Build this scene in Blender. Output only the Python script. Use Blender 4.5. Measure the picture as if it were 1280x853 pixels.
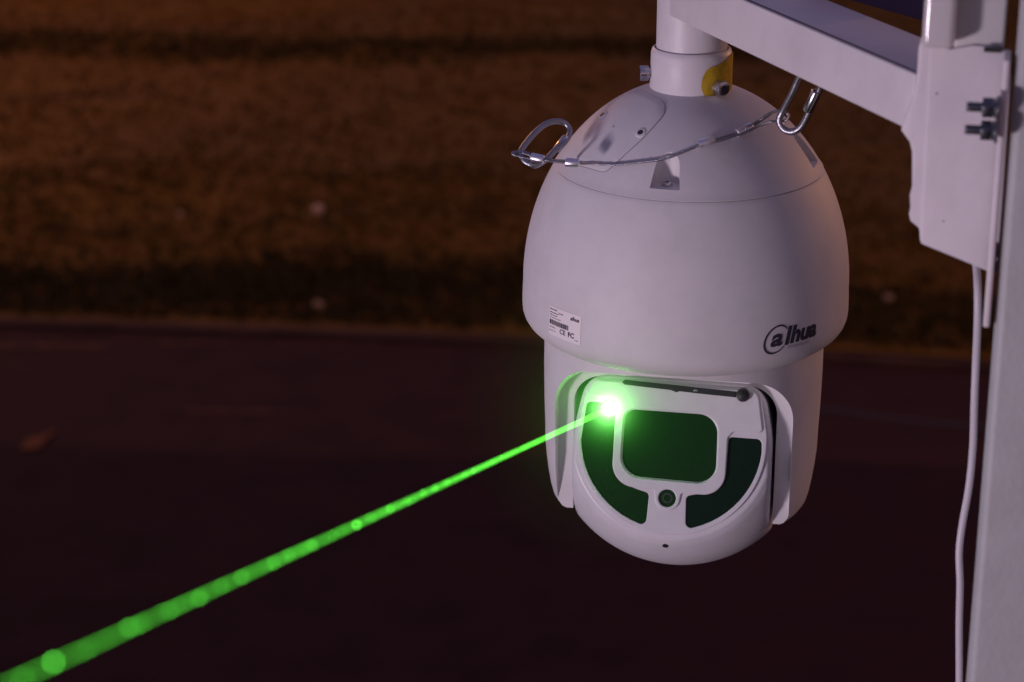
import bpy, bmesh, math, random
from mathutils import Vector, Matrix
import numpy as np
random.seed(7); rng = np.random.default_rng(11)
for o in list(bpy.data.objects): bpy.data.objects.remove(o)
SC = bpy.context.scene; COL = SC.collection
R = math.radians
# ------------------------------------------------------------------ camera
PITCH = R(20); F = 2750.0
CAM = Vector((0, 0, 5.0))
FW = Vector((0, math.cos(PITCH), -math.sin(PITCH))); UP = Vector((0, math.sin(PITCH), math.cos(PITCH))); RT = Vector((1, 0, 0))
cd = bpy.data.cameras.new('camera'); cam = bpy.data.objects.new('camera', cd); COL.objects.link(cam)
cam.location = CAM; cam.rotation_euler = (R(90) - PITCH, 0, 0)
cd.sensor_width = 36; cd.lens = F / 1280 * 36; cd.clip_start = 0.02; cd.clip_end = 2000
cd.dof.use_dof = True; cd.dof.focus_distance = 1.545; cd.dof.aperture_fstop = 8.3
SC.camera = cam
# ------------------------------------------------------------------ night sky and lamps
SUN_EL, SUN_ROT = R(0.5), R(150)
w = bpy.data.worlds.new("World"); SC.world = w; w.use_nodes = True
nt = w.node_tree; nt.nodes.clear()
out = nt.nodes.new('ShaderNodeOutputWorld'); bg = nt.nodes.new('ShaderNodeBackground'); sky = nt.nodes.new('ShaderNodeTexSky')
sky.sky_type = 'NISHITA'; sky.sun_disc = False; sky.sun_elevation = SUN_EL; sky.sun_rotation = SUN_ROT
hs = nt.nodes.new('ShaderNodeMixRGB'); hs.inputs[0].default_value = 0.65; hs.inputs[2].default_value = (0.56, 0.42, 1.0, 1)
nt.links.new(sky.outputs[0], hs.inputs[1]); nt.links.new(hs.outputs[0], bg.inputs[0]); nt.links.new(bg.outputs[0], out.inputs[0])
bg.inputs[1].default_value = 0.25

def lamp(name, kind, loc, power, color, size=0.3, target=None):
    l = bpy.data.lights.new(name, kind); l.energy = power; l.color = color
    if kind == 'AREA': l.size = size
    elif kind == 'POINT': l.shadow_soft_size = size
    elif kind == 'SPOT': l.shadow_soft_size = size; l.spot_size = R(120); l.spot_blend = 0.8
    o = bpy.data.objects.new(name, l); COL.objects.link(o); o.location = loc
    if target is not None: o.rotation_euler = (Vector(target) - Vector(loc)).to_track_quat('-Z', 'Y').to_euler()
    return o
D0 = CAM + FW * 1.63 + RT * 0.1274 + UP * 0.0145       # centre of the dome camera's shell rim
lamp('porch_lamp', 'AREA', D0 + Vector((-2.25, -2.0, -0.55)), 44, (1.0, 0.81, 0.97), 0.35, D0)
lamp('sodium_lamp', 'POINT', (8.5, 8.0, 6.2), 820, (1.0, 0.40, 0.07), 0.15)
lamp('sodium_lamp', 'POINT', (-8.0, 21.0, 8.5), 1450, (1.0, 0.40, 0.07), 0.15)
v = SC.view_settings; v.view_transform = 'Standard'; v.look = 'None'; v.exposure = 0; v.gamma = 1
SC.render.engine = 'CYCLES'

# ------------------------------------------------------------------ placing helpers (pixel of the photo + distance -> point in the place)
def at(px, py, d): return CAM + (FW + RT * ((px - 640) / F) + UP * ((426.5 - py) / F)) * d
def on_plane(px, py, p, n):
    r = FW + RT * ((px - 640) / F) + UP * ((426.5 - py) / F)
    return CAM + r * ((Vector(p) - CAM).dot(n) / r.dot(n))
def gpt(px, py, z=0.0): return on_plane(px, py, (0, 0, z), Vector((0, 0, 1)))

# ------------------------------------------------------------------ materials
def mat(name, col=(.8, .8, .8), rough=.5, metal=0, noise=None, bump=0, bscale=60, emis=None, spec=.5, coat=0):
    m = bpy.data.materials.new(name); m.use_nodes = True; t = m.node_tree; b = t.nodes['Principled BSDF']
    b.inputs['Base Color'].default_value = (*col, 1); b.inputs['Roughness'].default_value = rough; b.inputs['Metallic'].default_value = metal
    b.inputs['Specular IOR Level'].default_value = spec; b.inputs['Coat Weight'].default_value = coat
    if noise or bump:
        tc = t.nodes.new('ShaderNodeTexCoord')
    if noise:                                       # (other colour, scale, low, high)
        n = t.nodes.new('ShaderNodeTexNoise'); n.inputs['Scale'].default_value = noise[1]; n.inputs['Detail'].default_value = 8; n.inputs['Roughness'].default_value = .65
        r = t.nodes.new('ShaderNodeValToRGB'); r.color_ramp.elements[0].position = noise[2]; r.color_ramp.elements[1].position = noise[3]
        r.color_ramp.elements[0].color = (*col, 1); r.color_ramp.elements[1].color = (*noise[0], 1)
        t.links.new(tc.outputs['Object'], n.inputs['Vector']); t.links.new(n.outputs['Fac'], r.inputs[0]); t.links.new(r.outputs[0], b.inputs['Base Color'])
    if bump:
        n = t.nodes.new('ShaderNodeTexNoise'); n.inputs['Scale'].default_value = bscale; n.inputs['Detail'].default_value = 4
        bp = t.nodes.new('ShaderNodeBump'); bp.inputs['Strength'].default_value = bump; bp.inputs['Distance'].default_value = .001
        t.links.new(tc.outputs['Object'], n.inputs['Vector']); t.links.new(n.outputs['Fac'], bp.inputs['Height']); t.links.new(bp.outputs[0], b.inputs['Normal'])
    if emis:
        b.inputs['Emission Color'].default_value = (*emis[0], 1); b.inputs['Emission Strength'].default_value = emis[1]
    return m
M = {}
M['shell'] = mat('white_powder_coat', (.68, .66, .67), .58, noise=((.62, .60, .61), 40, .45, .75), bump=.10, bscale=900)
M['face'] = mat('white_face_plastic', (.68, .67, .70), .38, noise=((.62, .61, .63), 60, .4, .8), bump=.05, bscale=700)
M['arm'] = mat('white_painted_steel', (.72, .68, .70), .46, noise=((.64, .60, .62), 18, .45, .75), bump=.25, bscale=160)
M['post'] = mat('grey_painted_steel', (.42, .43, .43), .5, noise=((.37, .38, .38), 25, .4, .7), bump=.3, bscale=240)
M['grey'] = mat('grey_cover_paint', (.58, .57, .56), .45, noise=((.53, .52, .51), 25, .4, .7), bump=.2, bscale=240)
M['gloss'] = mat('glossy_white_paint', (.62, .60, .60), .12, bump=.35, bscale=90, coat=.6)
M['violet'] = mat('dark_violet_plastic', (.075, .045, .11), .6)
M['steel'] = mat('bright_steel', (.62, .61, .64), .24, 1)
M['dsteel'] = mat('dull_steel', (.36, .36, .39), .36, 1, bump=.3, bscale=900)
M['black'] = mat('black_rubber', (.018, .018, .02), .45)
M['dark'] = mat('dark_plastic_and_gap_shade', (.03, .03, .035), .6)
M['glass'] = mat('smoked_window_glass', (.006, .036, .006), .16, noise=((.05, .14, .045), 1100, .62, .70), bump=.03, bscale=500, spec=.25)
M['glass2'] = mat('smoked_lamp_window', (.006, .018, .010), .12, noise=((.008, .026, .010), 300, .5, .8), spec=.15)
M['yellow'] = mat('yellow_tape', (.60, .40, .02), .45, noise=((.42, .26, .01), 160, .4, .7))
M['sticker'] = mat('white_paper_label', (.85, .80, .79), .5)
M['ink'] = mat('dark_print', (.035, .03, .05), .5)
M['greyink'] = mat('grey_print', (.30, .27, .30), .5)
M['cable'] = mat('white_cable_sheath', (.62, .57, .62), .4)
M['asphalt'] = mat('asphalt', (.040, .0145, .0165), .85, noise=((.027, .0100, .012), 2.6, .35, .7), bump=.8, bscale=30, spec=.08)
M['kerb'] = mat('kerb_concrete', (.075, .038, .030), .9, noise=((.040, .020, .018), 3, .35, .7), spec=.1)
M['darker_road'] = mat('darker_asphalt', (.026, .0105, .0150), .9, noise=((.017, .0072, .0110), 2.3, .35, .7), bump=.8, bscale=30, spec=.08)
M['soil'] = mat('verge_soil', (.10, .05, .015), .95, noise=((.06, .03, .012), 1.1, .35, .7), spec=.1)
M['mark'] = mat('worn_road_paint', (.13, .050, .030), .8, noise=((.045, .018, .020), 9, .40, .58), spec=.1)
M['ferrule'] = mat('bright_crimped_aluminium', (.85, .84, .90), .35, 1)
M['tar'] = mat('tar_joint', (.015, .012, .014), .7)
M['bolt'] = mat('dark_zinc_bolt', (.16, .17, .19), .4, 1)
M['stone'] = mat('pale_stone', (.50, .33, .24), .8, noise=((.4, .26, .2), 20, .4, .7))
M['dull'] = mat('dull_stone', (.30, .19, .13), .8, spec=.1)
M['leafm'] = mat('dry_leaf', (.12, .042, .02), .8, spec=.1)
def grass_mat(name, cols, scale):
    m = mat(name, cols[0], .8, spec=.1); t = m.node_tree; b = t.nodes['Principled BSDF']
    tc = t.nodes.new('ShaderNodeTexCoord'); mp = t.nodes.new('ShaderNodeMapping'); mp.inputs['Scale'].default_value = (.22, 1.9, 1)
    n = t.nodes.new('ShaderNodeTexNoise'); n.inputs['Scale'].default_value = scale; n.inputs['Detail'].default_value = 6
    r = t.nodes.new('ShaderNodeValToRGB'); e = r.color_ramp.elements
    e[0].position = .32; e[0].color = (*cols[0], 1); e[1].position = .68; e[1].color = (*cols[1], 1)
    t.links.new(tc.outputs['Object'], mp.inputs[0]); t.links.new(mp.outputs[0], n.inputs['Vector']); t.links.new(n.outputs['Fac'], r.inputs[0]); t.links.new(r.outputs[0], b.inputs['Base Color'])
    return m
M['dry'] = grass_mat('dry_grass', ((.098, .048, .011), (.138, .067, .013)), 1.0)
M['green'] = grass_mat('dark_green_weeds', ((.038, .026, .009), (.066, .042, .012)), 1.4)

# ------------------------------------------------------------------ object helpers
def tag(o, label=None, cat=None, group=None, kind=None):
    for k, x in (('label', label), ('category', cat), ('group', group), ('kind', kind)):
        if x: o[k] = x
    return o
def empty(name, loc, label, cat, group=None):
    o = bpy.data.objects.new(name, None); COL.objects.link(o); o.location = loc; o.empty_display_size = .02
    return tag(o, label, cat, group)
def fin(name, me, m, parent=None, smooth=30):
    me.name = name
    me.materials.clear(); me.materials.append(m)
    if smooth:
        me.polygons.foreach_set('use_smooth', [True] * len(me.polygons)); me.set_sharp_from_angle(angle=R(smooth))
    o = bpy.data.objects.new(name, me); COL.objects.link(o)
    if parent: o.parent = parent
    return o
def mesh(name, V, Fs):
    me = bpy.data.meshes.new(name); me.from_pydata([tuple(p) for p in V], [], Fs)
    bm = bmesh.new(); bm.from_mesh(me); bmesh.ops.recalc_face_normals(bm, faces=bm.faces); bm.to_mesh(me); bm.free()
    return me
def local(me, parent):                      # world-coordinate mesh -> coordinates of its (unrotated) parent
    me.transform(Matrix.Translation(-parent.location)); return me
def lathe(name, prof, n=128, closed=True):
    V, Fs = [], []; k = len(prof)
    for i in range(n):
        a = 2 * math.pi * i / n
        for r, z in prof: V.append((r * math.sin(a), -r * math.cos(a), z))
    for i in range(n):
        j = (i + 1) % n
        for q in range(k if closed else k - 1):
            q2 = (q + 1) % k; Fs.append((i * k + q, j * k + q, j * k + q2, i * k + q2))
    me = mesh(name, V, Fs)
    bm = bmesh.new(); bm.from_mesh(me); bmesh.ops.remove_doubles(bm, verts=bm.verts, dist=1e-6)
    bmesh.ops.recalc_face_normals(bm, faces=bm.faces); bm.to_mesh(me); bm.free(); return me
def loft(name, rings, caps=True, close=False):
    V = [p for r in rings for p in r]; n = len(rings[0]); Fs = []
    m = len(rings)
    for i in range(m if close else m - 1):
        for j in range(n):
            j2 = (j + 1) % n; a = i * n; b = ((i + 1) % m) * n
            Fs.append((a + j, a + j2, b + j2, b + j))
    if caps and not close: Fs += [tuple(range(n)), tuple(range((m - 1) * n, m * n))]
    return mesh(name, V, Fs)
def smoothpath(pts, n=12, closed=False):
    P = [Vector(p) for p in pts]; res = []; N = len(P)
    for i in range(N if closed else N - 1):
        if closed: a, b, c, d = P[(i - 1) % N], P[i], P[(i + 1) % N], P[(i + 2) % N]
        else: a, b, c, d = P[max(i - 1, 0)], P[i], P[i + 1], P[min(i + 2, N - 1)]
        for k in range(n):
            t = k / n
            res.append(.5 * ((2 * b) + (c - a) * t + (2 * a - 5 * b + 4 * c - d) * t * t + (3 * b - a - 3 * c + d) * t ** 3))
    if not closed: res.append(P[-1].copy())
    return res
def frames(P, closed=False):
    N = len(P); out_ = []; prev = None
    for i in range(N):
        t = (P[(i + 1) % N] - P[i - 1]) if closed else (P[min(i + 1, N - 1)] - P[max(i - 1, 0)])
        t.normalize()
        if prev is None: u = t.orthogonal().normalized()
        else: u = (prev - t * prev.dot(t)).normalized()
        prev = u; out_.append((t, u, t.cross(u)))
    return out_
def tube(name, P, r, n=12, closed=False, caps=True):
    fr = frames(P, closed); rings = []
    for i, (p, (t, u, v_)) in enumerate(zip(P, fr)):
        rr = r(i / (len(P) - 1)) if callable(r) else r
        rings.append([p + (u * math.cos(2 * math.pi * k / n) + v_ * math.sin(2 * math.pi * k / n)) * rr for k in range(n)])
    return loft(name, rings, caps, closed)
def join(name, meshes):
    bm = bmesh.new()
    for m_ in meshes: bm.from_mesh(m_)
    me = bpy.data.meshes.new(name); bm.to_mesh(me); bm.free(); return me
def boxm(name, c, ax, ay, az, bev=0, seg=3):      # centre and three half-axis vectors
    V = [Vector(c) + ax * i + ay * j + az * k for i in (-1, 1) for j in (-1, 1) for k in (-1, 1)]
    me = mesh(name, V, [(0, 1, 3, 2), (4, 6, 7, 5), (0, 4, 5, 1), (2, 3, 7, 6), (0, 2, 6, 4), (1, 5, 7, 3)])
    return bevel(me, bev, seg)
def bevel(me, w_, seg=3, ang=40):
    if not w_: return me
    bm = bmesh.new(); bm.from_mesh(me)
    es = [e for e in bm.edges if len(e.link_faces) == 2 and e.calc_face_angle(0) > R(ang)]
    bmesh.ops.bevel(bm, geom=es, offset=w_, segments=seg, affect='EDGES', profile=.5, clamp_overlap=True)
    bmesh.ops.recalc_face_normals(bm, faces=bm.faces); bm.to_mesh(me); bm.free(); return me
def prism(name, poly, vec, bev=0, seg=3):         # polygon of points pushed along vec
    a = [Vector(p) for p in poly]; b = [p + vec for p in a]
    return bevel(loft(name, [a, b]), bev, seg)
def cyl(name, p0, p1, r0, r1=None, n=32, bev=0):
    r1 = r0 if r1 is None else r1; d = (Vector(p1) - Vector(p0)).normalized(); u = d.orthogonal().normalized(); v_ = d.cross(u)
    rings = [[Vector(p) + (u * math.cos(2 * math.pi * k / n) + v_ * math.sin(2 * math.pi * k / n)) * r for k in range(n)] for p, r in ((p0, r0), (p1, r1))]
    return bevel(loft(name, rings), bev, 2, 50)
def boolean(me, cutter, op='DIFFERENCE'):
    a = bpy.data.objects.new('a', me); b = bpy.data.objects.new('b', cutter); COL.objects.link(a); COL.objects.link(b)
    md = a.modifiers.new('x', 'BOOLEAN'); md.operation = op; md.object = b; md.solver = 'EXACT'
    bpy.context.view_layer.update()
    r = bpy.data.meshes.new_from_object(a.evaluated_get(bpy.context.evaluated_depsgraph_get()))
    bpy.data.objects.remove(a); bpy.data.objects.remove(b); return r
def roundpoly(pts, n=8):                          # pts (x, y, corner radius) -> rounded outline
    res = []; N = len(pts)
    for i in range(N):
        p = Vector(pts[i][:2]); a = (Vector(pts[i - 1][:2]) - p); b = (Vector(pts[(i + 1) % N][:2]) - p); r = pts[i][2]
        if r <= 0: res.append(p); continue
        a.normalize(); b.normalize(); ang = a.angle(b); d = r / math.tan(ang / 2)
        c = p + (a + b).normalized() * (r / math.sin(ang / 2)); s = p + a * d - c; e = p + b * d - c
        a0 = math.atan2(s.y, s.x); da = math.atan2(s.x * e.y - s.y * e.x, s.dot(e))
        for k in range(n + 1):
            t = a0 + da * k / n; res.append(c + Vector((math.cos(t), math.sin(t))) * r)
    return res
def plate(name, outlines, extrude, bev):          # filled 2D shape with holes, thickness and rounded edges
    cu = bpy.data.curves.new(name, 'CURVE'); cu.dimensions = '2D'; cu.fill_mode = 'BOTH'; cu.extrude = extrude; cu.bevel_depth = bev; cu.bevel_resolution = 2; cu.offset = -bev
    for ol in outlines:
        s = cu.splines.new('POLY'); s.points.add(len(ol) - 1); s.use_cyclic_u = True
        for i, p in enumerate(ol): s.points[i].co = (p[0], p[1], 0, 1)
    o = bpy.data.objects.new(name, cu); COL.objects.link(o); bpy.context.view_layer.update()
    me = bpy.data.meshes.new_from_object(o.evaluated_get(bpy.context.evaluated_depsgraph_get())); bpy.data.objects.remove(o); return me
def textmesh(s, size, bold=0.0, shear=0.0):
    cu = bpy.data.curves.new('t', 'FONT'); cu.body = s; cu.size = size; cu.offset = bold; cu.shear = shear; cu.resolution_u = 4
    o = bpy.data.objects.new('t', cu); COL.objects.link(o); bpy.context.view_layer.update()
    me = bpy.data.meshes.new_from_object(o.evaluated_get(bpy.context.evaluated_depsgraph_get())); bpy.data.objects.remove(o); return me
def shift(me, x, y, sx=1, sy=1):
    me.transform(Matrix.Translation((x, y, 0)) @ Matrix.Diagonal((sx, sy, 1, 1))); return me

# ================================================================== THE GROUND
g = mesh('ground', [(-400, -60, 0), (400, -60, 0), (400, 900, 0), (-400, 900, 0)], [(0, 1, 2, 3)])
tag(fin('ground', g, M['soil'], smooth=0), kind='structure')
def kerb_y(x):                                    # road edge, slightly curved
    return 13.78 - 0.085 * (x + 1) - 0.008 * (x + 3) ** 2 if abs(x) < 14 else 13.78 - 0.085 * (math.copysign(14, x) + 1) - 0.008 * (math.copysign(14, x) + 3) ** 2
xs = [-200] + [-14 + i * .5 for i in range(57)] + [200]
V = []; Fs = []
for x in xs: V += [(x, -50, .004), (x, kerb_y(x), .004)]
for i in range(len(xs) - 1): Fs.append((2 * i, 2 * i + 2, 2 * i + 3, 2 * i + 1))
tag(fin('road', mesh('road', V, Fs), M['asphalt'], smooth=0), kind='structure')
def strip(name, y0, y1, z0, z1, m):
    rings = [[Vector((x, kerb_y(x) + y0, z0)), Vector((x, kerb_y(x) + y0, z1)), Vector((x, kerb_y(x) + y1, z1)), Vector((x, kerb_y(x) + y1, z0))] for x in xs]
    return tag(fin(name, loft(name, rings), m, smooth=0), kind='structure')
strip('kerb', 0.0, 0.10, -.05, .045, M['kerb'])
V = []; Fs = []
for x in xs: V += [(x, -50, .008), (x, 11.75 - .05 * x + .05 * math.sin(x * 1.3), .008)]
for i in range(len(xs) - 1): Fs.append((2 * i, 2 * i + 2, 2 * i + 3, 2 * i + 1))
tag(fin('near_road_surface', mesh('near_road_surface', V, Fs), M['darker_road'], smooth=0), kind='structure')  # separate darker sheet over the near part of the road
# raised banks of the verge behind the kerb: gentle relief with a ditch
def relief(x, y):
    d = y - kerb_y(x)
    if d < .1: return -.02
    h = .05 + .06 * math.sin(x * .7 + y * .9) * min(1, d) + .04 * math.sin(x * 2.3 - y * 1.7) * min(1, d)
    h -= .16 * math.exp(-((d - 1.3 - .12 * math.sin(x)) / .42) ** 2)
    h += .12 * math.exp(-((d - 3.0) / 1.1) ** 2)
    h -= .16 * math.exp(-((d - 9.6) / .7) ** 2) + .0
    h += .5 * (1 - math.exp(-max(0, d - 10.5) * .2))
    return max(h, .006)
nx, ny = 140, 200
X0, X1 = -22, 22
V = []; Fs = []
for i in range(nx + 1):
    x = X0 + (X1 - X0) * i / nx
    for j in range(ny + 1):
        y = kerb_y(x) + .101 + 26 * j / ny; V.append((x, y, relief(x, y)))
for i in range(nx):
    for j in range(ny): a = i * (ny + 1) + j; Fs.append((a, a + ny + 1, a + ny + 2, a + 1))
tag(fin('grass_bank', mesh('grass_bank', V, Fs), M['dry'], smooth=180), kind='structure')

def band(x, d):                                   # how weedy (dark) the verge is at distance d from the kerb
    a = math.exp(-((d - 1.15 - .25 * math.sin(x * .8 + 1)) / .55) ** 2) * (.55 + .45 * math.sin(x * 1.1 + .4) ** 2)
    b = math.exp(-((d - 8.9 - .3 * math.sin(x * .6)) / .8) ** 2)
    c = .15 * math.exp(-((d - 4.6) / .8) ** 2)
    return max(a, .75 * b, c, .45 if d < 1.0 else 0)
def tufts(name, N, dens, hgt, m, label, cat):
    V = []; Fs = []
    k = 0
    while k < N:
        x = rng.uniform(-9, 9); d = rng.uniform(.2, 16) if rng.random() < .75 else rng.uniform(.2, 3.5)
        if rng.random() > dens(x, d): continue
        y = kerb_y(x) + d; z = relief(x, y) - .01; k += 1
        for q in range(3):
            a = rng.uniform(0, 6.28); h = hgt * rng.uniform(.5, 1.5); wd = .012 + .012 * rng.random()
            lx, ly = rng.normal(0, .5) * h, rng.normal(0, .5) * h; ox, oy = rng.normal(0, .03, 2)
            i = len(V)
            V += [(x + ox - wd * math.cos(a), y + oy - wd * math.sin(a), z), (x + ox + wd * math.cos(a), y + oy + wd * math.sin(a), z),
                  (x + ox + lx * .5 + wd * .7 * math.cos(a), y + oy + ly * .5 + wd * .7 * math.sin(a), z + h * .6), (x + ox + lx, y + oy + ly, z + h)]
            Fs += [(i, i + 1, i + 2), (i, i + 2, i + 3)]
    me = bpy.data.meshes.new(name); me.from_pydata(V, [], Fs)
    return tag(fin(name, me, m, smooth=0), label, cat, kind='stuff')
tufts('dry_grass', 60000, lambda x, d: 1 - .75 * band(x, d), .028, M['dry'], 'dry brown grass covering the verge beyond the road', 'grass')
tufts('dark_weeds', 20000, lambda x, d: band(x, d) ** 1.5 if band(x, d) > .3 else .02, .06, M['green'], 'dark green weeds growing along the ditches of the verge', 'weeds')

# worn road paint, tar joint
def patch(name, px0, px1, py, th, m):
    n = 14; A = []; B = []
    for i in range(n + 1):
        p = gpt(px0 + (px1 - px0) * i / n, py + .01 * (px1 - px0) * i / n, .008); e = min(i, n - i) / n
        t = th * (min(1, e * 6 + .15)) * (.75 + .35 * random.random())
        A.append((p.x, p.y - t / 2, .008)); B.append((p.x, p.y + t / 2, .008))
    V = A + B; Fs = [(i, i + 1, n + 2 + i, n + 1 + i) for i in range(n)]
    return fin(name, mesh(name, V, Fs), m, smooth=0)
for a in ((-60, 152, 431, .07), (192, 290, 428, .06), (335, 480, 430, .035), (215, 372, 513, .05)):
    tag(patch('road_marking', *a, M['mark']), kind='structure')
tj = [gpt(960, 508, .009), gpt(1040, 512, .009), gpt(1120, 524, .009), gpt(1220, 533, .009), gpt(1500, 548, .009)]
V = []; Fs = []
for i, p in enumerate(tj): V += [(p.x, p.y - .025, .009), (p.x, p.y + .025, .009)]
for i in range(len(tj) - 1): Fs.append((2 * i, 2 * i + 2, 2 * i + 3, 2 * i + 1))
tag(fin('tar_joint', mesh('tar_joint', V, Fs), M['tar'], smooth=0), kind='structure')

# stones on the verge, a dead leaf on the road
def stone(px, py, r, label, zz, m='dull'):
    p = gpt(px, py, zz); bm = bmesh.new(); bmesh.ops.create_icosphere(bm, subdivisions=2, radius=r)
    for v_ in bm.verts: v_.co *= 1 + .22 * random.uniform(-1, 1); v_.co.z *= .7
    me = bpy.data.meshes.new('stone'); bm.to_mesh(me); bm.free()
    o = fin('stone', me, M[m], smooth=50); o.location = p + Vector((0, 0, r * .4)); tag(o, label, 'stone', 'pale stones lying on the verge')
stone(397, 265, .05, 'pale stone in the dry grass, brightest of the stones, in mid verge', .25, 'stone')
stone(225, 270, .03, 'faint pale stone in the dry grass, leftmost of the stones', .25)
stone(398, 383, .035, 'dull stone in the weeds just above the kerb, left of the dome camera', .1)
stone(1110, 375, .035, 'dull stone in the dark weeds between the dome camera and the post', .1)
p = gpt(47, 548, .03)
V = []; pts = [(-.10, -.11), (-.02, -.12), (.05, -.09), (.06, .0), (.10, .11), (.09, .13), (.02, .06), (-.04, .05), (-.09, .02)]
for s, zz in ((1, .012), (1, .016)): V += [(x * .8, y * 1.2, zz + .05 * (x + .1)) for x, y in pts]
n = len(pts); lf = mesh('fallen_leaf', V, [tuple(range(n)), tuple(range(n, 2 * n))] + [(i, (i + 1) % n, n + (i + 1) % n, n + i) for i in range(n)])
o = fin('fallen_leaf', lf, M['leafm'], smooth=0); o.location = (p.x, p.y, 0); tag(o, 'reddish brown scrap of dead leaf lying on the dark road', 'leaf')

# ================================================================== THE STEEL POST AND BRACKET
ND = Vector((-.23, -.973, 0)).normalized()       # outward normal of the faces turned to the viewer
SD = Vector((.973, -.23, 0)).normalized()        # along those faces, to the right
Z = Vector((0, 0, 1))
PP = at(1145, 200, 1.221)                         # a point of the bracket's plate
E = at(1244, 390, 1.209)                          # left edge of the post
W = .16
post = empty('steel_post', (E.x + SD.x * W / 2, E.y + SD.y * W / 2, 0), 'grey painted square steel post at the right edge behind the white cable', 'post')
c = Vector((E.x, E.y, 0)) + SD * (W / 2) - ND * (W / 2 - .0)
h = 6.2
fin('post_tube', local(boxm('post_tube', c + Z * (h / 2), SD * (W / 2), ND * (W / 2), Z * (h / 2), .006, 4), post), M['post'], post)
fin('base_plate', local(boxm('base_plate', c + Z * .013, SD * .14, ND * .14, Z * .009, .002), post), M['post'], post)

br = empty('mounting_bracket', PP, 'white painted steel bracket arm bolted to the post and holding the dome camera', 'bracket')
def bp(px, py, off=0): return on_plane(px, py, PP + ND * off, ND)
main = [bp(*q) for q in ((1163, 54), (1188, 62), (1198, 60), (1215, 57), (1240, 59), (1258, 65), (1264, 78), (1262, 120), (1254, 240), (1247, 341), (1240, 342), (1200, 325), (1151, 305), (1151, 298))]
fin('side_plate', local(prism('side_plate', main, -ND * .004, .0008), br), M['arm'], br)
edge = [bp(*q, off=-.0035) for q in ((1152, 50), (1168, 50), (1156, 305), (1150, 303), (1149, 286), (1138, 277), (1136, 268), (1138, 262), (1137, 245), (1140, 236), (1140, 190), (1137, 178), (1126, 163), (1142, 120), (1146, 96), (1148, 60))]
fin('edge_flange', local(prism('edge_flange', edge, -ND * .030, .0012), br), M['arm'], br)
# flange against the post
f0 = bp(1266, 60); f1z = bp(1245, 388).z
fx = E + SD * -.0042; fx.z = 0
fin('post_flange', local(boxm('post_flange', fx - ND * .0115 + Z * ((f0.z + f1z) / 2), SD * .0018, ND * .0135, Z * ((f0.z - f1z) / 2), .0012), br), M['arm'], br)
# slots cut in the plate's near edge
for py in (315, 337):
    q = bp(1243 if py < 330 else 1241, py, .0016)
    fin('slot', local(boxm('slot', q, SD * .0012, ND * .0012, Z * .0045, .0004), br), M['black'], br)
# hexagon nuts and threaded studs through the flange
def bolt(py):
    q0 = bp(1225, py, .008); q0 = Vector(q0); z = q0.z
    base = Vector((fx.x, fx.y, z)) + ND * .008 - SD * .0018
    L = .0165
    s = fin('stud', local(join('stud', [cyl('s', base, base - SD * L, .0024, n=20, bev=.0005)] + [cyl('t', base - SD * (.009 + i * .0011), base - SD * (.0095 + i * .0011), .0028, n=16) for i in range(8)]), br), M['bolt'], br)
    n_ = fin('nut', local(cyl('nut', base - SD * .0035, base - SD * .0090, .0060, n=6, bev=.0005), br), M['bolt'], br, 25)
    wz = fin('washer', local(join('washer', [cyl('w', base, base - SD * .0016, .0066, n=24, bev=.0003), cyl('w', base - SD * .0018, base - SD * .0033, .0052, n=24)]), br), M['bolt'], br)
bolt(118); bolt(146)
# glossy tube and grey cover above the plate
gt = [bp(1173, 55, .007), bp(1176, -60, .006)]
top = Vector((gt[0].x, gt[0].y, gt[0].z + .09))
fin('glossy_tube', local(boxm('glossy_tube', (gt[0] + top) / 2, SD * .0088, ND * .008, Z * .0465, .0042, 5), br), M['gloss'], br, 60)
b0 = bp(1190, 74, -.0045); b1 = Vector((fx.x, fx.y, b0.z)) - SD * .0025
wd = (b1 - b0).dot(SD)
fin('grey_cover', local(boxm('grey_cover', b0 + SD * (wd / 2) - ND * .02 + Z * .052, SD * (wd / 2), ND * .022, Z * .052, .002), br), M['grey'], br)
fin('shim_strip', local(boxm('shim_strip', b0 + SD * (wd * .8) - ND * .0 + ND * .0052 + Z * .0075, SD * (wd * .18), ND * .0020, Z * .0012), br), M['black'], br)
# purple panel behind the arm
pu = [at(1010, -14, 1.50), at(1155, 27, 1.42), at(1165, -60, 1.42), at(1010, -90, 1.50)]
fin('violet_panel', local(prism('violet_panel', pu, Vector((.02, .06, .0)), .001), br), M['violet'], br)
for q_, r_ in (((1171, 117), .0006), ((1179, 277), .00045), ((1196, 16), .0006)):
    o_ = bp(*q_); fin('paint_chip', local(cyl('paint_chip', o_ - ND * .0005, o_ + ND * .0001, r_, n=7), br), M['black'], br, 0)
# horizontal arm
ZB = D0.z + .2325
A0 = gpt(900, 50, ZB); A1 = gpt(1143, 166, ZB)
ad = (A1 - A0).normalized(); an = Vector((ad.y, -ad.x, 0))
if an.x > 0: an = -an
axis_t = (Vector((D0.x, D0.y, ZB)) - A0).dot(ad)
S0 = A0 + ad * axis_t; S1 = A1 - ad * .004
AH = .0325; PR0 = .0252
L = (S1 - S0).length; mid = (S0 + S1) / 2
off = (S0 - Vector((D0.x, D0.y, ZB))).dot(an); print('off', off)
T0 = S0 + ad * max(0, math.sqrt(max(0, PR0 ** 2 - off ** 2)) - .0012); LS = (S1 - T0).length
fin('arm_side', local(boxm('arm_side', (T0 + S1) / 2 - an * .0015 + Z * AH / 2, ad * (LS / 2), an * .0015, Z * AH / 2, .0009), br), M['arm'], br)
fin('arm_groove_shade', local(boxm('arm_groove_shade', (T0 + S1) / 2 - an * .0062 + Z * (AH - .0026), ad * (LS / 2), an * .0031, Z * .0006), br), M['dark'], br, 0)  # dark strip: shade in the gap behind the lip, put in as colour
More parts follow.
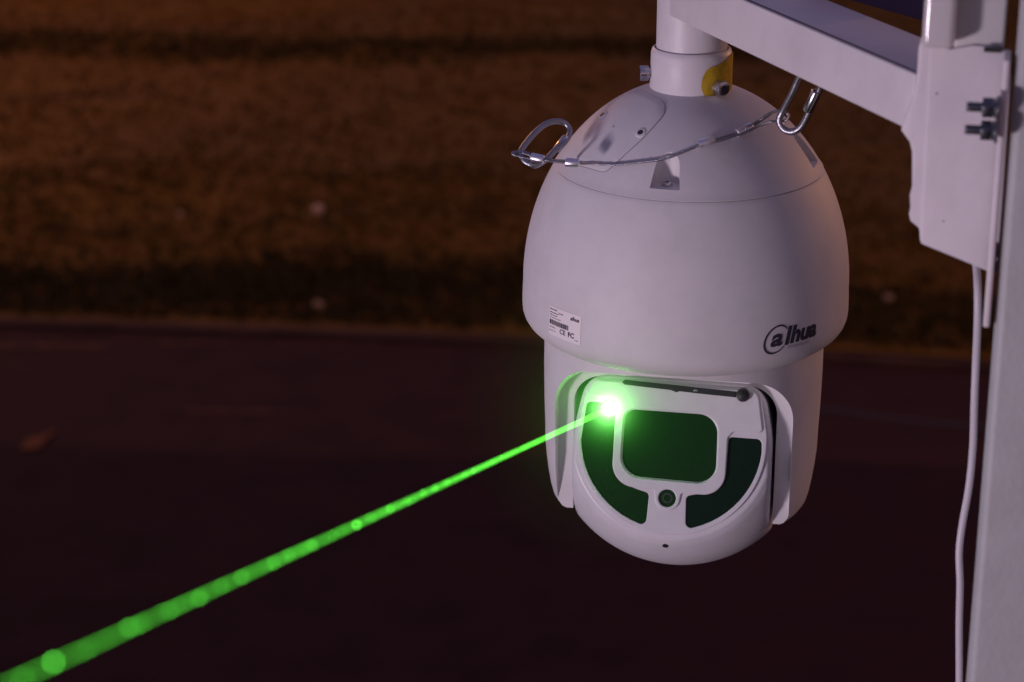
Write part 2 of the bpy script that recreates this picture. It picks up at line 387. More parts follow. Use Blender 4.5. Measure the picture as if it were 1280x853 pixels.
fin('arm_web', local(boxm('arm_web', mid - an * .0345 + Z * (AH / 2 - .0016), ad * (L / 2), an * .0290, Z * (AH / 2 - .0030), .0015), br), M['arm'], br)
# vertical pipe
pc = Vector((D0.x, D0.y, 0)); 
ztop = ZB + AH + .012; zcol = D0.z + .2075
PR = .0252
pm = lathe('pipe', [(PR, zcol - .01), (PR, ztop - .004), (PR - .003, ztop), (0, ztop), (0, zcol - .01)], 64)
pm.transform(Matrix.Translation(pc)); fin('pipe', local(pm, br), M['arm'], br)

# ================================================================== THE DOME CAMERA
root = empty('dome_camera', D0, 'white dome security camera with green laser, hanging from the bracket arm', 'security camera')
ZC = .033; AA = .1192; BB = .149
def ell(r): return ZC + BB * math.sqrt(max(0, 1 - (r / AA) ** 2))
SEAM = .0962
prof = []
# shell below the seam
zs = ell(SEAM)
t0 = math.asin(SEAM / AA)
outp = [(AA * math.sin(t0 + (math.pi / 2 - t0) * i / 40), ZC + BB * math.cos(t0 + (math.pi / 2 - t0) * i / 40)) for i in range(41)]
low = [(.1196, .024), (.1197, .0165), (.1193, .0115), (.1180, .0075), (.1158, .0040), (.1128, .0012), (.1095, -.0012), (.1065, -.0030), (.1045, -.0038)]
shellp = outp + low
def shell_r(z):
    P_ = [(.0, 1.)] ; 
    for (r0, z0), (r1, z1) in zip(shellp, shellp[1:]):
        if z1 <= z <= z0: return r0 + (r1 - r0) * (z0 - z) / max(1e-9, z0 - z1)
    return AA
inner = [(r - .005, z - .001) for r, z in reversed(shellp[:-2])]
seam_edge = [(SEAM - .0006, zs - .0014), (SEAM + .0002, zs - .0011)]
sm = lathe('shell', [(SEAM - .0045, zs - .0012)] + seam_edge + shellp[1:] + [(.100, -.0038)] + inner[1:-1], 192)
fin('shell', sm, M['shell'], root, 35)
# cap above the seam, with three screw pockets sunk into it
capo = [(AA * math.sin(t0 * i / 40), ZC + BB * math.cos(t0 * i / 40)) for i in range(1, 41)]
capo[-1] = (SEAM + .0007, zs - .0002)
cm = lathe('cap', [(0, ZC + BB)] + capo + [(SEAM - .0004, zs - .0011), (SEAM - .012, zs - .0012), (.07, .09), (0, .09)], 192)
def surf(px, py, off=0.0):                        # where the sight line meets the ellipsoid
    r = (FW + RT * ((px - 640) / F) + UP * ((426.5 - py) / F)).normalized()
    o = CAM - D0 - Z * ZC; a, b = AA + off, BB + off
    s = Vector((1 / a, 1 / a, 1 / b)); oo = Vector((o[i] * s[i] for i in range(3))); rr = Vector((r[i] * s[i] for i in range(3)))
    A_, B_, C_ = rr.dot(rr), 2 * oo.dot(rr), oo.dot(oo) - 1; disc = B_ * B_ - 4 * A_ * C_
    t = (-B_ - math.sqrt(max(0, disc))) / (2 * A_); return o + r * t + Z * ZC
def phi_of(px, py): q = surf(px, py); return math.atan2(q.x, -q.y)
def cpt(phi, r, z): return Vector((r * math.sin(phi), -r * math.cos(phi), z))
pockets = []
for (px, py) in ((832, 226), (1006, 184), (989, 148)):
    q = surf(px, py); ph = math.atan2(q.x, -q.y)
    if len(pockets) == 2: ph = pockets[1] + R(32)
    pockets.append(ph)
    rc = .0825; zf = ell(.0920) - .0005
    cut = cyl('cut', cpt(ph, rc, zf), cpt(ph, rc, zf + .05), .0095, .0056, 32)
    u = cpt(ph, 1, 0); s_ = Vector((math.cos(ph), math.sin(ph), 0))
    cut2 = loft('cut', [[cpt(ph, rc, zf) - s_ * .0095, cpt(ph, rc, zf) + s_ * .0095, cpt(ph, rc + .02, zf) + s_ * .0115, cpt(ph, rc + .02, zf) - s_ * .0115],
                        [cpt(ph, rc, zf + .05) - s_ * .0060, cpt(ph, rc, zf + .05) + s_ * .0060, cpt(ph, rc + .02, zf + .05) + s_ * .0066, cpt(ph, rc + .02, zf + .05) - s_ * .0066]])
    cm = boolean(cm, cut); cm = boolean(cm, cut2)
    sc = fin('pocket_screw', join('pocket_screw', [cyl('h', cpt(ph, rc - .0005, zf), cpt(ph, rc - .0005, zf + .0024), .0032, .0028, 24, .0004), cyl('w', cpt(ph, rc - .0005, zf), cpt(ph, rc - .0005, zf + .0008), .0042, n=24)]), M['steel'], root)
    fin('screw_recess', cyl('screw_recess', cpt(ph, rc - .0005, zf + .0022), cpt(ph, rc - .0005, zf + .0026), .0015, n=6), M['black'], sc)
fin('cap', cm, M['shell'], root, 35)
# hatch on the cap: outline drawn on the dome in photo positions, seated on the surface
ho = [(700, 203), (717, 186), (735, 163), (762, 136), (785, 117), (797, 113), (815, 119), (828, 127), (831, 134), (828, 146), (805, 172), (782, 193), (768, 206), (760, 213), (753, 215), (738, 211), (720, 206)]
ctr = sum((surf(*q) for q in ho), Vector()) / len(ho)
hp = smoothpath([surf(*q) for q in ho], 5, True)
def toell(p, off):
    q = Vector((p.x / AA, p.y / AA, (p.z - ZC) / BB)).normalized(); n_ = Vector((q.x / AA, q.y / AA, q.z / BB)).normalized()
    return Vector((q.x * AA, q.y * AA, q.z * BB + ZC)) + n_ * off
rings = []
for k, off in ((1.0, -.0006), (1.0, .00025), (.985, .0006), (.8, .0006), (.6, .0006), (.4, .0006), (.2, .0006), (.02, .0006)):
    rings.append([toell(ctr + (p_ - ctr) * k, off) for p_ in hp])
hatch = fin('hatch_cover', loft('hatch_cover', rings, caps=False), M['shell'], root, 40)
gr = tube('hatch_gasket', [toell(p_, .0000) for p_ in hp], .00045, 6, True)
fin('hatch_gasket', gr, M['greyink'], root, 180)
for q in ((754, 145), (801, 167)):
    p_ = surf(*q); n_ = Vector((p_.x / AA ** 2, p_.y / AA ** 2, (p_.z - ZC) / BB ** 2)).normalized()
    hs_ = fin('hatch_screw', join('hatch_screw', [cyl('a', p_ - n_ * .001, p_ + n_ * .0012, .0046, .0038, 24, .0004)]), M['shell'], root)
    fin('screw_recess', cyl('screw_recess', p_ + n_ * .0005, p_ + n_ * .0014, .0021, n=12), M['dark'], hs_)
# collar with its two bolts and yellow tape
z0c, z1c = .1735, .2065; CR = .0288
col_ = lathe('collar', [(0, z0c), (CR - .0006, z0c), (CR + .0004, z0c + .0015), (CR, z1c - .004), (CR - .0008, z1c - .0012), (CR - .002, z1c), (PR + .0012, z1c), (PR + .0006, z1c - .004), (0, z1c - .004)], 96)
fin('collar', col_, M['arm'], root, 40)
fin('collar_seal', lathe('collar_seal', [(PR - .002, z1c - .005), (PR + .0010, z1c - .005), (PR + .0010, z1c - .0005), (PR - .002, z1c - .0005)], 64), M['black'], root)
def sockethead(ph, z, r, l):
    a = cpt(ph, CR - .001, z); d = cpt(ph, 1, 0)
    kn = [cyl('k', a + d * (l * .35 + l * .60 * i / 5), a + d * (l * .35 + l * .60 * (i + .5) / 5), r * 1.03, n=28) for i in range(5)]
    s = fin('collar_bolt', join('collar_bolt', [cyl('w', a, a + d * l * .2, r * .8, n=24), cyl('h', a + d * l * .3, a + d * l, r, n=28, bev=r * .12), cyl('n', a, a + d * l * .4, r * .62, n=24)] + kn), M['steel'], root)
    fin('hex_socket', cyl('hex_socket', a + d * (l - .0006), a + d * (l + .0001), r * .55, n=6), M['black'], s, 0)
sockethead(R(-86), .188, .0053, .0092)
sockethead(R(33), .1835, .0052, .0105)
tp = []
for a_, zz in ((10, .186), (11.5, .191), (16, .1955), (22, .198), (32, .1985), (45, .2005), (60, .203), (80, .204), (80, .175), (55, .1752), (40, .1750), (26, .1745), (18, .1765), (13, .1795), (10.5, .1828)):
    tp.append((R(a_), zz))
def wrap_poly(name, poly, rad, th, m, parent):    # small grid-filled patch on a cylinder
    me = plate(name, [[(a * rad, z) for a, z in poly]], 0, 0)
    bm = bmesh.new(); bm.from_mesh(me)
    for ang_ in range(-70, 100, 5):
        bmesh.ops.bisect_plane(bm, geom=bm.verts[:] + bm.edges[:] + bm.faces[:], plane_co=(R(ang_) * rad, 0, 0), plane_no=(1, 0, 0))
    for v_ in bm.verts: v_.co = cpt(v_.co.x / rad, rad + th, v_.co.y)
    bmesh.ops.recalc_face_normals(bm, faces=bm.faces); bm.to_mesh(me); bm.free()
    return fin(name, me, m, parent, 60)
wrap_poly('yellow_tape', tp, CR + .0003, .0004, M['yellow'], root)

# printed label and logo wrapped round the shell
def wrap_shell(me, ph0, zc, off, cell=.004):
    bm = bmesh.new(); bm.from_mesh(me)
    xs_ = [v_.co.x for v_ in bm.verts]; ys_ = [v_.co.y for v_ in bm.verts]
    x = math.floor(min(xs_) / cell) * cell
    while x < max(xs_):
        bmesh.ops.bisect_plane(bm, geom=bm.verts[:] + bm.edges[:] + bm.faces[:], plane_co=(x, 0, 0), plane_no=(1, 0, 0)); x += cell
    y = math.floor(min(ys_) / cell) * cell
    while y < max(ys_):
        bmesh.ops.bisect_plane(bm, geom=bm.verts[:] + bm.edges[:] + bm.faces[:], plane_co=(0, y, 0), plane_no=(0, 1, 0)); y += cell
    for v_ in bm.verts:
        z = zc + v_.co.y; ph = ph0 + v_.co.x / .119; v_.co = cpt(ph, shell_r(z) + off, z)
    bm.to_mesh(me); bm.free(); return me
def rectm(x0, y0, x1, y1):
    me = bpy.data.meshes.new('r'); me.from_pydata([(x0, y0, 0), (x1, y0, 0), (x1, y1, 0), (x0, y1, 0)], [], [(0, 1, 2, 3)]); return me
LW, LH = .033, .0215
PHL, ZL = R(-49.5), .0245
lab = fin('rating_label', wrap_shell(rectm(-LW / 2, -LH / 2, LW / 2, LH / 2), PHL, ZL, .00025), M['sticker'], root, 60)
pr = [shift(textmesh('alhua', .0040, .00012, .2), .0065, .0058), shift(textmesh('CE', .0050, .00008), -.0040, -.0070), shift(textmesh('FC', .0050, .00016), .0045, -.0070, 1.05)]
def scribble(x0, x1, y, hh):
    x = x0; res = []
    while x < x1:
        l = random.uniform(.0003, .0009); res.append(rectm(x, y, min(x + l, x1), y + hh * random.uniform(.6, 1))); x += l + random.uniform(.0002, .0005)
    return res
pr += scribble(-.0155, -.0075, .0083, .0010) + scribble(-.0060, -.0010, .0070, .0010)
pr += scribble(-.0155, -.0055, .0060, .0007) + scribble(-.0155, -.0070, .0042, .0007) + scribble(-.0155, -.0030, .0024, .0006)
pr += scribble(-.0155, -.0085, -.0048, .0006) + scribble(-.0155, -.0085, -.0074, .0006) + scribble(.0110, .0145, -.0085, .0008)
x = -.0155
while x < .0045:
    l = random.uniform(.0002, .0007); pr.append(rectm(x, -.0025, x + l, .0010)); x += l + random.uniform(.0002, .0005)
fin('label_print', wrap_shell(join('label_print', pr), PHL, ZL, .00042), M['ink'], lab, 0)
def ringarc(cx, cy, rx, ry, th, a0, a1, n=40, sk=.25):
    V = []; Fs = []
    for i in range(n + 1):
        a = R(a0 + (a1 - a0) * i / n); t_ = th * (.55 + .45 * math.sin(math.pi * i / n))
        for k in (-.5, .5):
            y_ = (ry + k * t_) * math.sin(a); V.append((cx + (rx + k * t_) * math.cos(a) + y_ * sk, cy + y_, 0))
    for i in range(n): Fs.append((2 * i, 2 * i + 1, 2 * i + 3, 2 * i + 2))
    me = bpy.data.meshes.new('ring'); me.from_pydata(V, [], Fs); return me
# logo: letter a inside an open ring, then lhua
lg = [shift(textmesh('a', .0185, .00062, .25), -.0228, -.0045, 1.25), ringarc(-.0172, .0002, .0100, .0105, .0017, 40, 325),
      shift(textmesh('l', .0165, .00095, .25), -.0100, -.0046, 1.1, 1.1), shift(textmesh('hua', .0178, .00085, .25), -.0052, -.0044, 1.05)]
PHG, ZG = R(35.6), .0240
for q_ in lg: q_.transform(Matrix.Diagonal((.95, .93, 1, 1)))
fin('logo', wrap_shell(join('logo', lg), PHG, ZG, .00025, .003), M['ink'], root, 0)
fin('logo_subtitle', wrap_shell(shift(textmesh('TECHNOLOGY', .0028, .00003), -.0070, -.0082, 1.15), PHG, ZG, .00025, .003), M['greyink'], root, 0)

# beam direction fixes the yaw and tilt of the moving head
BEAM_END = at(68, 829, .54)
DIRG = (BEAM_END - at(767, 515, 1.535)).normalized()
YAW = math.atan2(DIRG.x, -DIRG.y)                 # negative: turned to the left
TILT = math.asin(DIRG.z)
print('yaw', math.degrees(YAW), 'tilt', math.degrees(TILT), flush=True)
# yoke: turned body with an arched opening
YR = .1030
yp = [(0, .004), (YR - .002, .004), (YR, 0), (YR + .0004, -.03), (YR, -.06), (YR - .0007, -.08), (YR - .0009, -.094), (YR - .0020, -.106), (YR - .0034, -.117), (YR - .0050, -.1265), (YR - .0066, -.1325), (YR - .0090, -.1362), (YR - .0115, -.1376), (0, -.1376)]
ym = lathe('yoke', yp, 192)
ym = bevel(ym, .0, 2)
def arch(hw, top, rad, d, bot=-.25):
    pts = roundpoly([(-hw, bot, 0), (-hw, top, rad), (hw, top, rad), (hw, bot, 0)], 14)
    return [Vector((p.x, -d, p.y)) for p in pts]
cutA = loft('cutA', [arch(.0860, -.0265, .028, .045), arch(.0900, -.0060, .030, .103), arch(.092, .001, .030, .13)])
cutB = loft('cutB', [arch(.0745, -.0300, .022, .06), arch(.0745, -.0300, .022, -.060)])
ym = boolean(ym, cutA); ym = boolean(ym, cutB)
yoke = fin('yoke', ym, M['shell'], root, 28)
bv = yoke.modifiers.new('edge', 'BEVEL'); bv.width = .0016; bv.segments = 3; bv.limit_method = 'ANGLE'; bv.angle_limit = R(35)
yoke.rotation_euler = (0, 0, YAW)
# --- the tilting head ("ball"): local x right, z up, -y outward
HZ = -.0900
head = None
def outline(d):
    """head outline at depth d (metres from head centre towards its face)"""
    RS = .0985; SW = .0722
    rs = math.sqrt(max(1e-6, RS * RS - min(d, .0635) ** 2)) if d > -.09 else .03
    ease = max(0, (d - .0600)) * 1.6                # rounded front edge
    ease = .0022 * (1 - math.sqrt(max(0, 1 - ((max(d, .0605) - .0605) / .0045) ** 2))) * 1.6 if d > .0605 else 0
    if d < -.03: sw = min(SW, rs)
    else: sw = SW
    pts = []
    n = 64
    for i in range(n + 1):                         # lower half from right to left
        a = -math.pi * i / n
        x_, y_ = rs * math.cos(a), rs * math.sin(a)
        k = min(1, sw / max(abs(x_), 1e-6)) ; x_ = max(-sw, min(sw, x_)); pts.append([x_, y_])
    tp_ = .0440 if d > -.02 else min(.044, rs * .9)
    r_ = .014
    for i in range(12):                            # up the left side, rounded shoulder
        pts.append([-min(sw, rs), 0 + (tp_ - r_) * (i + 1) / 12])
    xs_ = min(sw, rs)
    for i in range(1, 9):
        a = math.pi - (math.pi / 2) * i / 8; pts.append([-xs_ + r_ + r_ * math.cos(a), tp_ - r_ + r_ * math.sin(a)])
    for i in range(0, 9):
        a = math.pi / 2 - (math.pi / 2) * i / 8; pts.append([xs_ - r_ + r_ * math.cos(a), tp_ - r_ + r_ * math.sin(a)])
    for i in range(1, 12):
        pts.append([xs_, (tp_ - r_) * (1 - i / 12)])
    res = []
    for x_, y_ in pts:
        if y_ > 0: x_ *= 1 - .115 * (y_ / .044) ** 1.4
        l = math.hypot(x_, y_); k = (l - ease) / l; res.append(Vector((x_ * k, -d, y_ * k)))
    return res
ds = [-.085, -.07, -.05, -.03, -.01, .01, .02, .03, .038, .045, .050, .054, .058, .0605, .062, .0633, .0642, .0648, .0650]
hm = loft('head', [outline(d) for d in ds])
head = fin('head', hm, M['face'], root, 32)
head.location = (0, 0, HZ); head.rotation_euler = (-TILT, 0, YAW)
rotm = Matrix.Rotation(YAW, 4, 'Z') @ Matrix.Rotation(-TILT, 4, 'X')
FD = .0650
def fmesh(me, w_):                                # face-plane mesh (u, v, thickness) -> head coordinates
    me.transform(Matrix.Translation((0, -(FD + w_), 0)) @ Matrix.Rotation(R(90), 4, 'X')); return me
mm = lambda L_: [(a / 1000, b / 1000, c / 1000) for a, b, c in L_]
def arcpts(r, a0, a1, n=10, cy=0): return [(r * math.cos(R(a0 + (a1 - a0) * i / n)), cy + r * math.sin(R(a0 + (a1 - a0) * i / n)), 0) for i in range(n + 1)]
win_cam = roundpoly(mm([(-34.5, 20.5, 8), (33.0, 20.5, 14), (34, -29.0, 13), (-35, -28.0, 15)]), 10)
def lobe(s, topv, x_in=41.5, rr=66.0):
    L_ = [(s * x_in, topv, 3.0), (s * (rr - max(0, topv) * .11), topv, 4.0)]
    n = 12
    ad_ = [-4 - (86 - 18) * i / n for i in range(n + 1)]
    for a in ad_: L_.append((s * rr * math.cos(R(a)), rr * math.sin(R(a)) * .985, 0))
    L_.append((s * 14.5, -64.2, 4.0)); L_.append((s * 13.5, -39.5, 3.5)); L_ += [(s * 22.0, -37.5, 7.0), (s * 33, -34, 6), (s * 41, -23, 9)]
    return mm(L_)
lobe_r = roundpoly(lobe(1, 5.5), 6); lobe_l = roundpoly(lobe(-1, 24.0), 6)
face_out = [Vector((p.x, p.z)) for p in outline(.0650)]
# face plate with the openings
def inset(ol, d_):
    n = len(ol); area = sum(ol[i - 1].x * ol[i].y - ol[i].x * ol[i - 1].y for i in range(n)); sg = 1 if area > 0 else -1; res = []
    for i in range(n):
        t_ = (ol[(i + 1) % n] - ol[i - 1]).normalized(); res.append(ol[i] + Vector((-t_.y, t_.x)) * d_ * sg)
    return res
circ = lambda cx, cy, r, n=28: [Vector((cx + r * math.cos(2 * math.pi * i / n), cy + r * math.sin(2 * math.pi * i / n))) for i in range(n)]
rimo = roundpoly(mm([(-69, 8, 40), (-62, 41, 8), (62, 41, 8), (69, 8, 40)]) + [(p[0], p[1], 0) for p in arcpts(.069, -2, -178, 40)], 8)
holes = [win_cam, lobe_r, lobe_l, circ(0, -.0420, .0058)]
fp = fin('face_plate', fmesh(plate('face_plate', [rimo] + holes, .0009, .0006), .0009), M['face'], head, 40)
frame_out = roundpoly(mm([(-60.5, 40, 7), (60.5, 40, 7), (66, 10, 3), (45, 10, 4), (41.0, 5, 3), (41.0, -37.5, 16), (10.0, -37.5, 2), (9.2, -42, 0)]) + [(p[0], p[1], 0) for p in arcpts(.0092, -5, -175, 12, -.042)] + mm([(-9.2, -42, 0), (-10.0, -36.5, 2), (-41.5, -35.5, 17), (-41.5, 27, 3), (-62.5, 29, 3)]), 10)
fin('window_frame', fmesh(plate('window_frame', [frame_out, inset(win_cam, -.0008), circ(0, -.0420, .0064)], .0006, .0008), .0028), M['face'], head, 40)
fin('lens_window', fmesh(plate('lens_window', [inset(win_cam, -.001)], .0004, .0002), .0006), M['glass'], head, 40)
fin('lamp_window', fmesh(plate('lamp_window', [inset(lobe_l, -.001)], .0003, .0002), .0005), M['glass'], head, 40)
fin('lamp_window', fmesh(plate('lamp_window', [inset(lobe_r, -.001)], .0003, .0002), .0005), M['glass2'], head, 40)
fin('sensor_window', fmesh(plate('sensor_window', [circ(0, -.042, .0066)], .0006, .0004), .0016), M['glass'], head, 40)
def facering(me, u, w_): me.transform(Matrix.Translation((u[0], -(FD + w_), u[1])) @ Matrix.Rotation(R(90), 4, 'X')); return me
sw_ = fin('sensor_ring', facering(lathe('sensor_ring', [(.0026, 0), (.0038, 0), (.0038, .0005), (.0026, .0005)], 32), (0, -.042), .0024), M['dark'], head, 40)
# drain hole in the chin
a_ = R(-58); n_ = Vector((0, -math.cos(R(52)), -math.sin(R(52)))); q = n_ * .0983
fin('drain_screw', cyl('drain_screw', q, q + n_ * .0006, .0022, n=20), M['black'], head)
# wiper
wp = [(-38, 40.0), (-36, 41.8), (45, 38.6), (45, 34.6), (20, 35.4), (4, 36.2), (2, 35.2), (-2, 36.6), (-36, 38.2)]
fin('wiper_blade', fmesh(plate('wiper_blade', [[(a / 1000, b / 1000) for a, b in wp]], .0009, .0004), .0038), M['black'], head, 40)
kn = fin('wiper_pivot', fmesh(join('wiper_pivot', [cyl('p', (.0500, .0365, 0), (.0500, .0365, .0075), .0052, .0046, 28, .0008)]), .0005), M['black'], head)
fin('pivot_nut', fmesh(cyl('pivot_nut', (.0500, .0365, .0080), (.0500, .0365, .0098), .0028, n=6, bev=.0004), 0), M['black'], kn, 25)
fin('wiper_clip', fmesh(boxm('wiper_clip', (.016, .0375, .0052), Vector((.0016, 0, 0)), Vector((0, .0007, 0)), Vector((0, 0, .0008)), .0003), 0), M['steel'], head)

# laser aperture
LU, LV = -.0462, .0200
bz = fin('laser_bezel', fmesh(lathe('laser_bezel', [(.0054, 0), (.0072, 0), (.0072, .0020), (.0066, .0026), (.0058, .0026), (.0054, .002)], 40), 0), M['dark'], head)
bz.data.transform(Matrix.Translation((LU, 0, LV)))
LAS = mat('laser_light', (0, 0, 0), .5, emis=((.27, 1.0, .20), 30.0))
lens = cyl('laser_lens', (LU, LV, .0012), (LU, LV, .0030), .0052, n=24)
bm = bmesh.new(); bmesh.ops.create_icosphere(bm, subdivisions=3, radius=.0052)
for v_ in bm.verts: v_.co.z *= .7
lm = bpy.data.meshes.new('laser_lens'); bm.to_mesh(lm); bm.free(); lm.transform(Matrix.Translation((LU, LV, .0050)))
fin('laser_lens', fmesh(lm, 0), LAS, head, 180)
E0 = D0 + Vector((0, 0, HZ)) + (rotm @ Vector((LU, -(FD + .006), LV)))
# ------------------------------------------------------------------ laser beam in the night air
bd = (BEAM_END - E0).normalized(); BL = (BEAM_END - E0).length
beam = empty('laser_beam', E0, 'bright green laser beam shining from the dome camera to the lower left', 'laser beam')
def em(name, col, k, mixf=1.0):
    m = bpy.data.materials.new(name); m.use_nodes = True; t = m.node_tree; t.nodes.clear()
    o = t.nodes.new('ShaderNodeOutputMaterial'); e = t.nodes.new('ShaderNodeEmission'); e.inputs[0].default_value = (*col, 1); e.inputs[1].default_value = k
    tr = t.nodes.new('ShaderNodeBsdfTransparent'); mx = t.nodes.new('ShaderNodeAddShader')
    t.links.new(tr.outputs[0], mx.inputs[0]); t.links.new(e.outputs[0], mx.inputs[1]); t.links.new(mx.outputs[0], o.inputs[0]); return m
BM = em('beam_light', (.12, 1.0, .06), .60); t = BM.node_tree; tc = t.nodes.new('ShaderNodeTexCoord'); n_ = t.nodes.new('ShaderNodeTexNoise'); n_.inputs['Scale'].default_value = 70; n_.inputs['Detail'].default_value = 5; n_.inputs['Roughness'].default_value = .7
mr = t.nodes.new('ShaderNodeMapRange'); mr.inputs[1].default_value = .33; mr.inputs[2].default_value = .70; mr.inputs[3].default_value = .38; mr.inputs[4].default_value = .95
t.links.new(tc.outputs['Object'], n_.inputs['Vector']); t.links.new(n_.outputs['Fac'], mr.inputs[0])
for n2 in t.nodes:
    if n2.type == 'EMISSION': t.links.new(mr.outputs[0], n2.inputs[1])
bpts = [Vector((0, 0, 0)) + bd * (BL * 1.35 * i / 60) for i in range(61)]
fin('beam_core', tube('beam_core', bpts, lambda q: .0021 * (1 - q) ** 2.2 + .00018, 16), BM, beam, 180)
mote = bpy.data.meshes.new('dust_mote'); bm = bmesh.new(); bmesh.ops.create_icosphere(bm, subdivisions=1, radius=.0005); bm.to_mesh(mote); bm.free()
mote.materials.append(em('lit_dust', (.14, 1.0, .08), 5.2))
def beam_at_px(px):
    lo, hi = 0, BL * 1.3
    for _ in range(40):
        m_ = (lo + hi) / 2; P_ = E0 + bd * m_ - CAM; x_ = 640 + F * P_.dot(RT) / P_.dot(FW)
        if x_ > px: lo = m_
        else: hi = m_
    return lo
spots = [(68, 1.0), (163, .62), (248, .68), (300, .6), (340, .55), (390, .66), (444, .95), (488, .7), (510, .55), (530, .55), (560, .5), (592, .65), (28, .5), (205, .4), (275, .4), (360, .5), (415, .45)]
spots += [(random.uniform(100, 640), random.uniform(.25, .42)) for _ in range(26)]
for px, s in spots:
    o = bpy.data.objects.new('dust_mote', mote); COL.objects.link(o); o.parent = beam
    o.location = bd * beam_at_px(px) + Vector((random.uniform(-1, 1), 0, random.uniform(-1, 1))) * .0005; o.scale = (s,) * 3
# laser's halo painted as an emissive volume, whiter at its core
gm = bpy.data.materials.new('laser_glow_emission'); gm.use_nodes = True; t = gm.node_tree; t.nodes.clear()
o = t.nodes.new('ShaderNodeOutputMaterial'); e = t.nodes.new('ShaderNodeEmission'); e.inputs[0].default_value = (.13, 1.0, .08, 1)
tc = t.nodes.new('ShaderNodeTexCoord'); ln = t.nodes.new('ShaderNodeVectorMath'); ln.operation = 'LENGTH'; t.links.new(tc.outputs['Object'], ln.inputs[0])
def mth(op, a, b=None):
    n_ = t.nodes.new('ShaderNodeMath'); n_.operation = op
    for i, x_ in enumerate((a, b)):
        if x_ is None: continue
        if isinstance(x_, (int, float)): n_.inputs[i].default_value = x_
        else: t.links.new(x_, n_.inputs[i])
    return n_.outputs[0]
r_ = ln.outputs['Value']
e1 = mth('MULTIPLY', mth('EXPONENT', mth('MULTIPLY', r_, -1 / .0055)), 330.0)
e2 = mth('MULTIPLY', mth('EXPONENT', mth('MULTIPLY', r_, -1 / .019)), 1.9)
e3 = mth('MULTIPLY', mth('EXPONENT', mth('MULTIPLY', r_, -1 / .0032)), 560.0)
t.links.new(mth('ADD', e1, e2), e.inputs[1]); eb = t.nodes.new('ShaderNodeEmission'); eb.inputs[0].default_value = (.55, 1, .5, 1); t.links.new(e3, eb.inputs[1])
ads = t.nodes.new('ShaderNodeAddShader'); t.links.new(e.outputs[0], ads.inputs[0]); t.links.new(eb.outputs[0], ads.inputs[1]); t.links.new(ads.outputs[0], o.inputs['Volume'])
bm = bmesh.new(); bmesh.ops.create_icosphere(bm, subdivisions=4, radius=.11); gme = bpy.data.meshes.new('laser_glow'); bm.to_mesh(gme); bm.free()
ga = fin('laser_glow', gme, gm, beam, 180); ga.location = Vector((0, 0, 0))

# ================================================================== SAFETY ROPE, CARABINERS, WHITE CABLE
def rope_mesh(P, r, pitch=.007):
    fr = frames(P); ms = []; s = [0]
    for a, b in zip(P, P[1:]): s.append(s[-1] + (b - a).length)
    for k in range(4):
        Q = [p + (u * math.cos(2 * math.pi * (l / pitch + k / 4)) + v2 * math.sin(2 * math.pi * (l / pitch + k / 4))) * r * .48 for p, (t_, u, v2), l in zip(P, fr, s)]
        ms.append(tube('s', Q, lambda q, k=k: r * (.56 + .16 * math.sin(2 * math.pi * (q * s[-1] / (pitch * .5) + k / 4))), 6))
    return join('rope', ms)
def dw(px, py, off=.0): return surf(px, py, off) + D0
def ferrule(a, b, r, parent, name='ferrule'):
    return fin(name, local(cyl(name, a, b, r, n=20, bev=r * .25), parent), M['ferrule' if name == 'ferrule' else 'steel'], parent)
# left carabiner, rope end
cl = at(682, 178, 1.548)
ropeR = [at(640, 191, 1.535), at(655, 192, 1.532), at(672, 198, 1.528), at(690, 202, 1.524), dw(715, 204, .004), dw(740, 205, .0022), dw(770, 206, .0022), dw(800, 203, .0022), dw(830, 199, .0025), dw(855, 190, .003), dw(882, 179, .004), dw(906, 171, .0045), dw(932, 163, .005), dw(950, 152, .008), at(966, 141, 1.52), at(975, 139, 1.50)]
rope = empty('safety_rope', ropeR[5], 'thin twisted steel safety rope with silver ferrules across the dome cap', 'wire rope')
rp = smoothpath(ropeR, 26)
fin('rope_strand', local(rope_mesh(rp, .00088, .0045), rope), M['dsteel'], rope, 180)
# doubled-back strands near both eyes
r2 = smoothpath([at(672, 200, 1.530), at(652, 197, 1.530), at(640, 192, 1.532), at(652, 189.5, 1.536), at(672, 196, 1.530), at(690, 200, 1.526), dw(712, 201.5, .0055)], 16)
fin('rope_eye', local(rope_mesh(r2, .0009), rope), M['dsteel'], rope, 180)
r3 = smoothpath([dw(880, 181, .0055), dw(905, 174.5, .006), dw(932, 165.5, .0065), dw(948, 158, .009), at(965, 152, 1.515), at(980, 151, 1.497), at(986, 146, 1.492), at(980, 139, 1.494), at(966, 140, 1.505), dw(950, 150, .010), dw(932, 161, .008)], 16)
fin('rope_eye', local(rope_mesh(r3, .0009), rope), M['dsteel'], rope, 180)
for a, b, r in ((at(664, 196.5, 1.527), at(680, 200, 1.524), .0032), (at(707, 203, 1.520), at(724, 204.5, 1.518), .0032)): ferrule(a, b, r, rope)
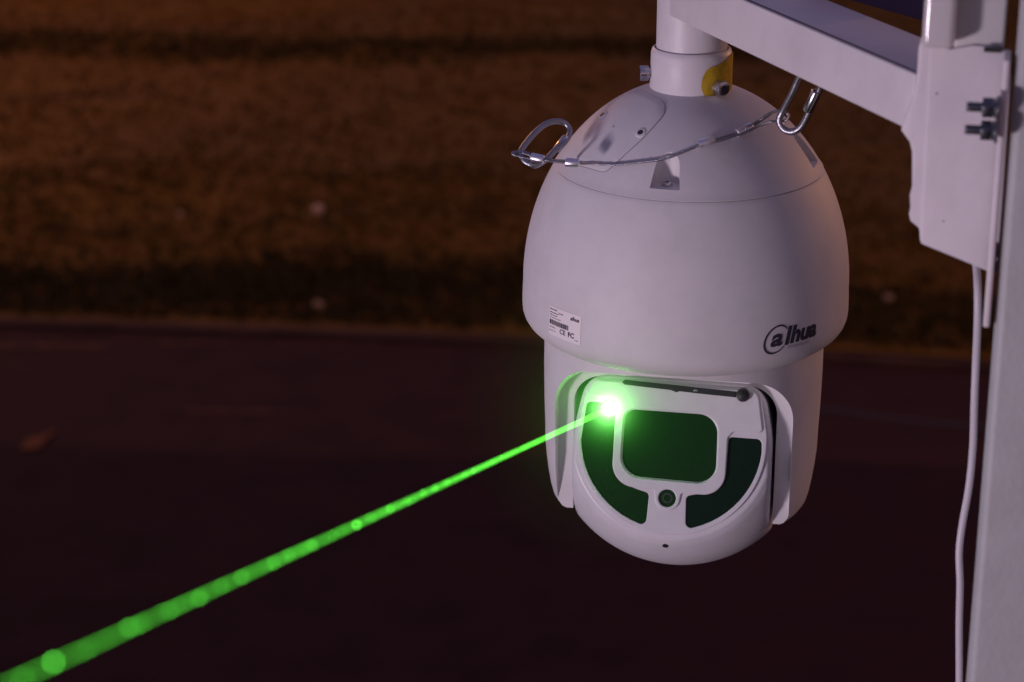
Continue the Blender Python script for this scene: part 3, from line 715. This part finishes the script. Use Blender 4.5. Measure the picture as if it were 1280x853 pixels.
for (a, b, r) in (((873, 181.5), (893, 174.5), .0034), ((920, 167.5), (939, 158.5), .0034)):
    ferrule(dw(*a, .004), dw(*b, .005), r, rope)
def carabiner(pts, d, r, label, gate, sleeve):
    cpos = sum((Vector(q) for q in pts), Vector()) / len(pts)
    o = empty('carabiner', cpos, label, 'carabiner', 'steel carabiners on the safety rope')
    P = smoothpath(pts, 14, True)
    fin('hook_body', local(tube('hook_body', P, r, 14, True), o), M['dsteel'], o, 180)
    ferrule(sleeve[0], sleeve[1], r * 1.45, o, 'gate_sleeve')
    return o
lp = [(651, 190, 1.535), (660, 176, 1.540), (672, 163, 1.545), (685, 154, 1.550), (699, 152, 1.553), (709, 157, 1.554), (712, 167, 1.552), (705, 179, 1.546), (693, 189, 1.540), (682, 200, 1.534), (668, 207, 1.530), (655, 201, 1.531)]
carabiner([at(*q) for q in lp], 0, .0021, 'steel carabiner loop at the left side of the dome, beyond its outline', None, (at(694, 190, 1.543), at(708, 172, 1.550)))
rpz = [(999, 97, 1.470), (990, 117, 1.480), (979, 138, 1.492), (974, 150, 1.496), (979, 161, 1.496), (990, 165, 1.493), (1002, 158, 1.488), (1013, 137, 1.478), (1024, 113, 1.468), (1030, 98, 1.460), (1024, 80, 1.455), (1008, 80, 1.460)]
carabiner([at(*q) for q in rpz], 0, .0024, 'steel carabiner hanging below the bracket arm at the right of the cap', None, (at(1009, 139, 1.478), at(1021, 114, 1.468)))
# white cable hanging beside the post
wc = [(1214, 300, 1.32), (1220, 330, 1.32), (1222, 360, 1.315), (1222, 400, 1.32), (1220, 450, 1.335), (1218, 500, 1.345), (1216, 560, 1.36), (1211, 610, 1.37), (1203, 655, 1.38), (1199, 690, 1.385), (1200, 730, 1.39), (1199, 780, 1.40), (1199, 853, 1.415), (1198, 950, 1.43), (1200, 1100, 1.46)]
P = smoothpath([at(*q) for q in wc], 10)
fin_c = fin('power_cable', tube('power_cable', P, .0023, 14), M['cable'], None, 180)
tag(fin_c, 'white round cable hanging down from the bracket beside the grey post', 'cable')
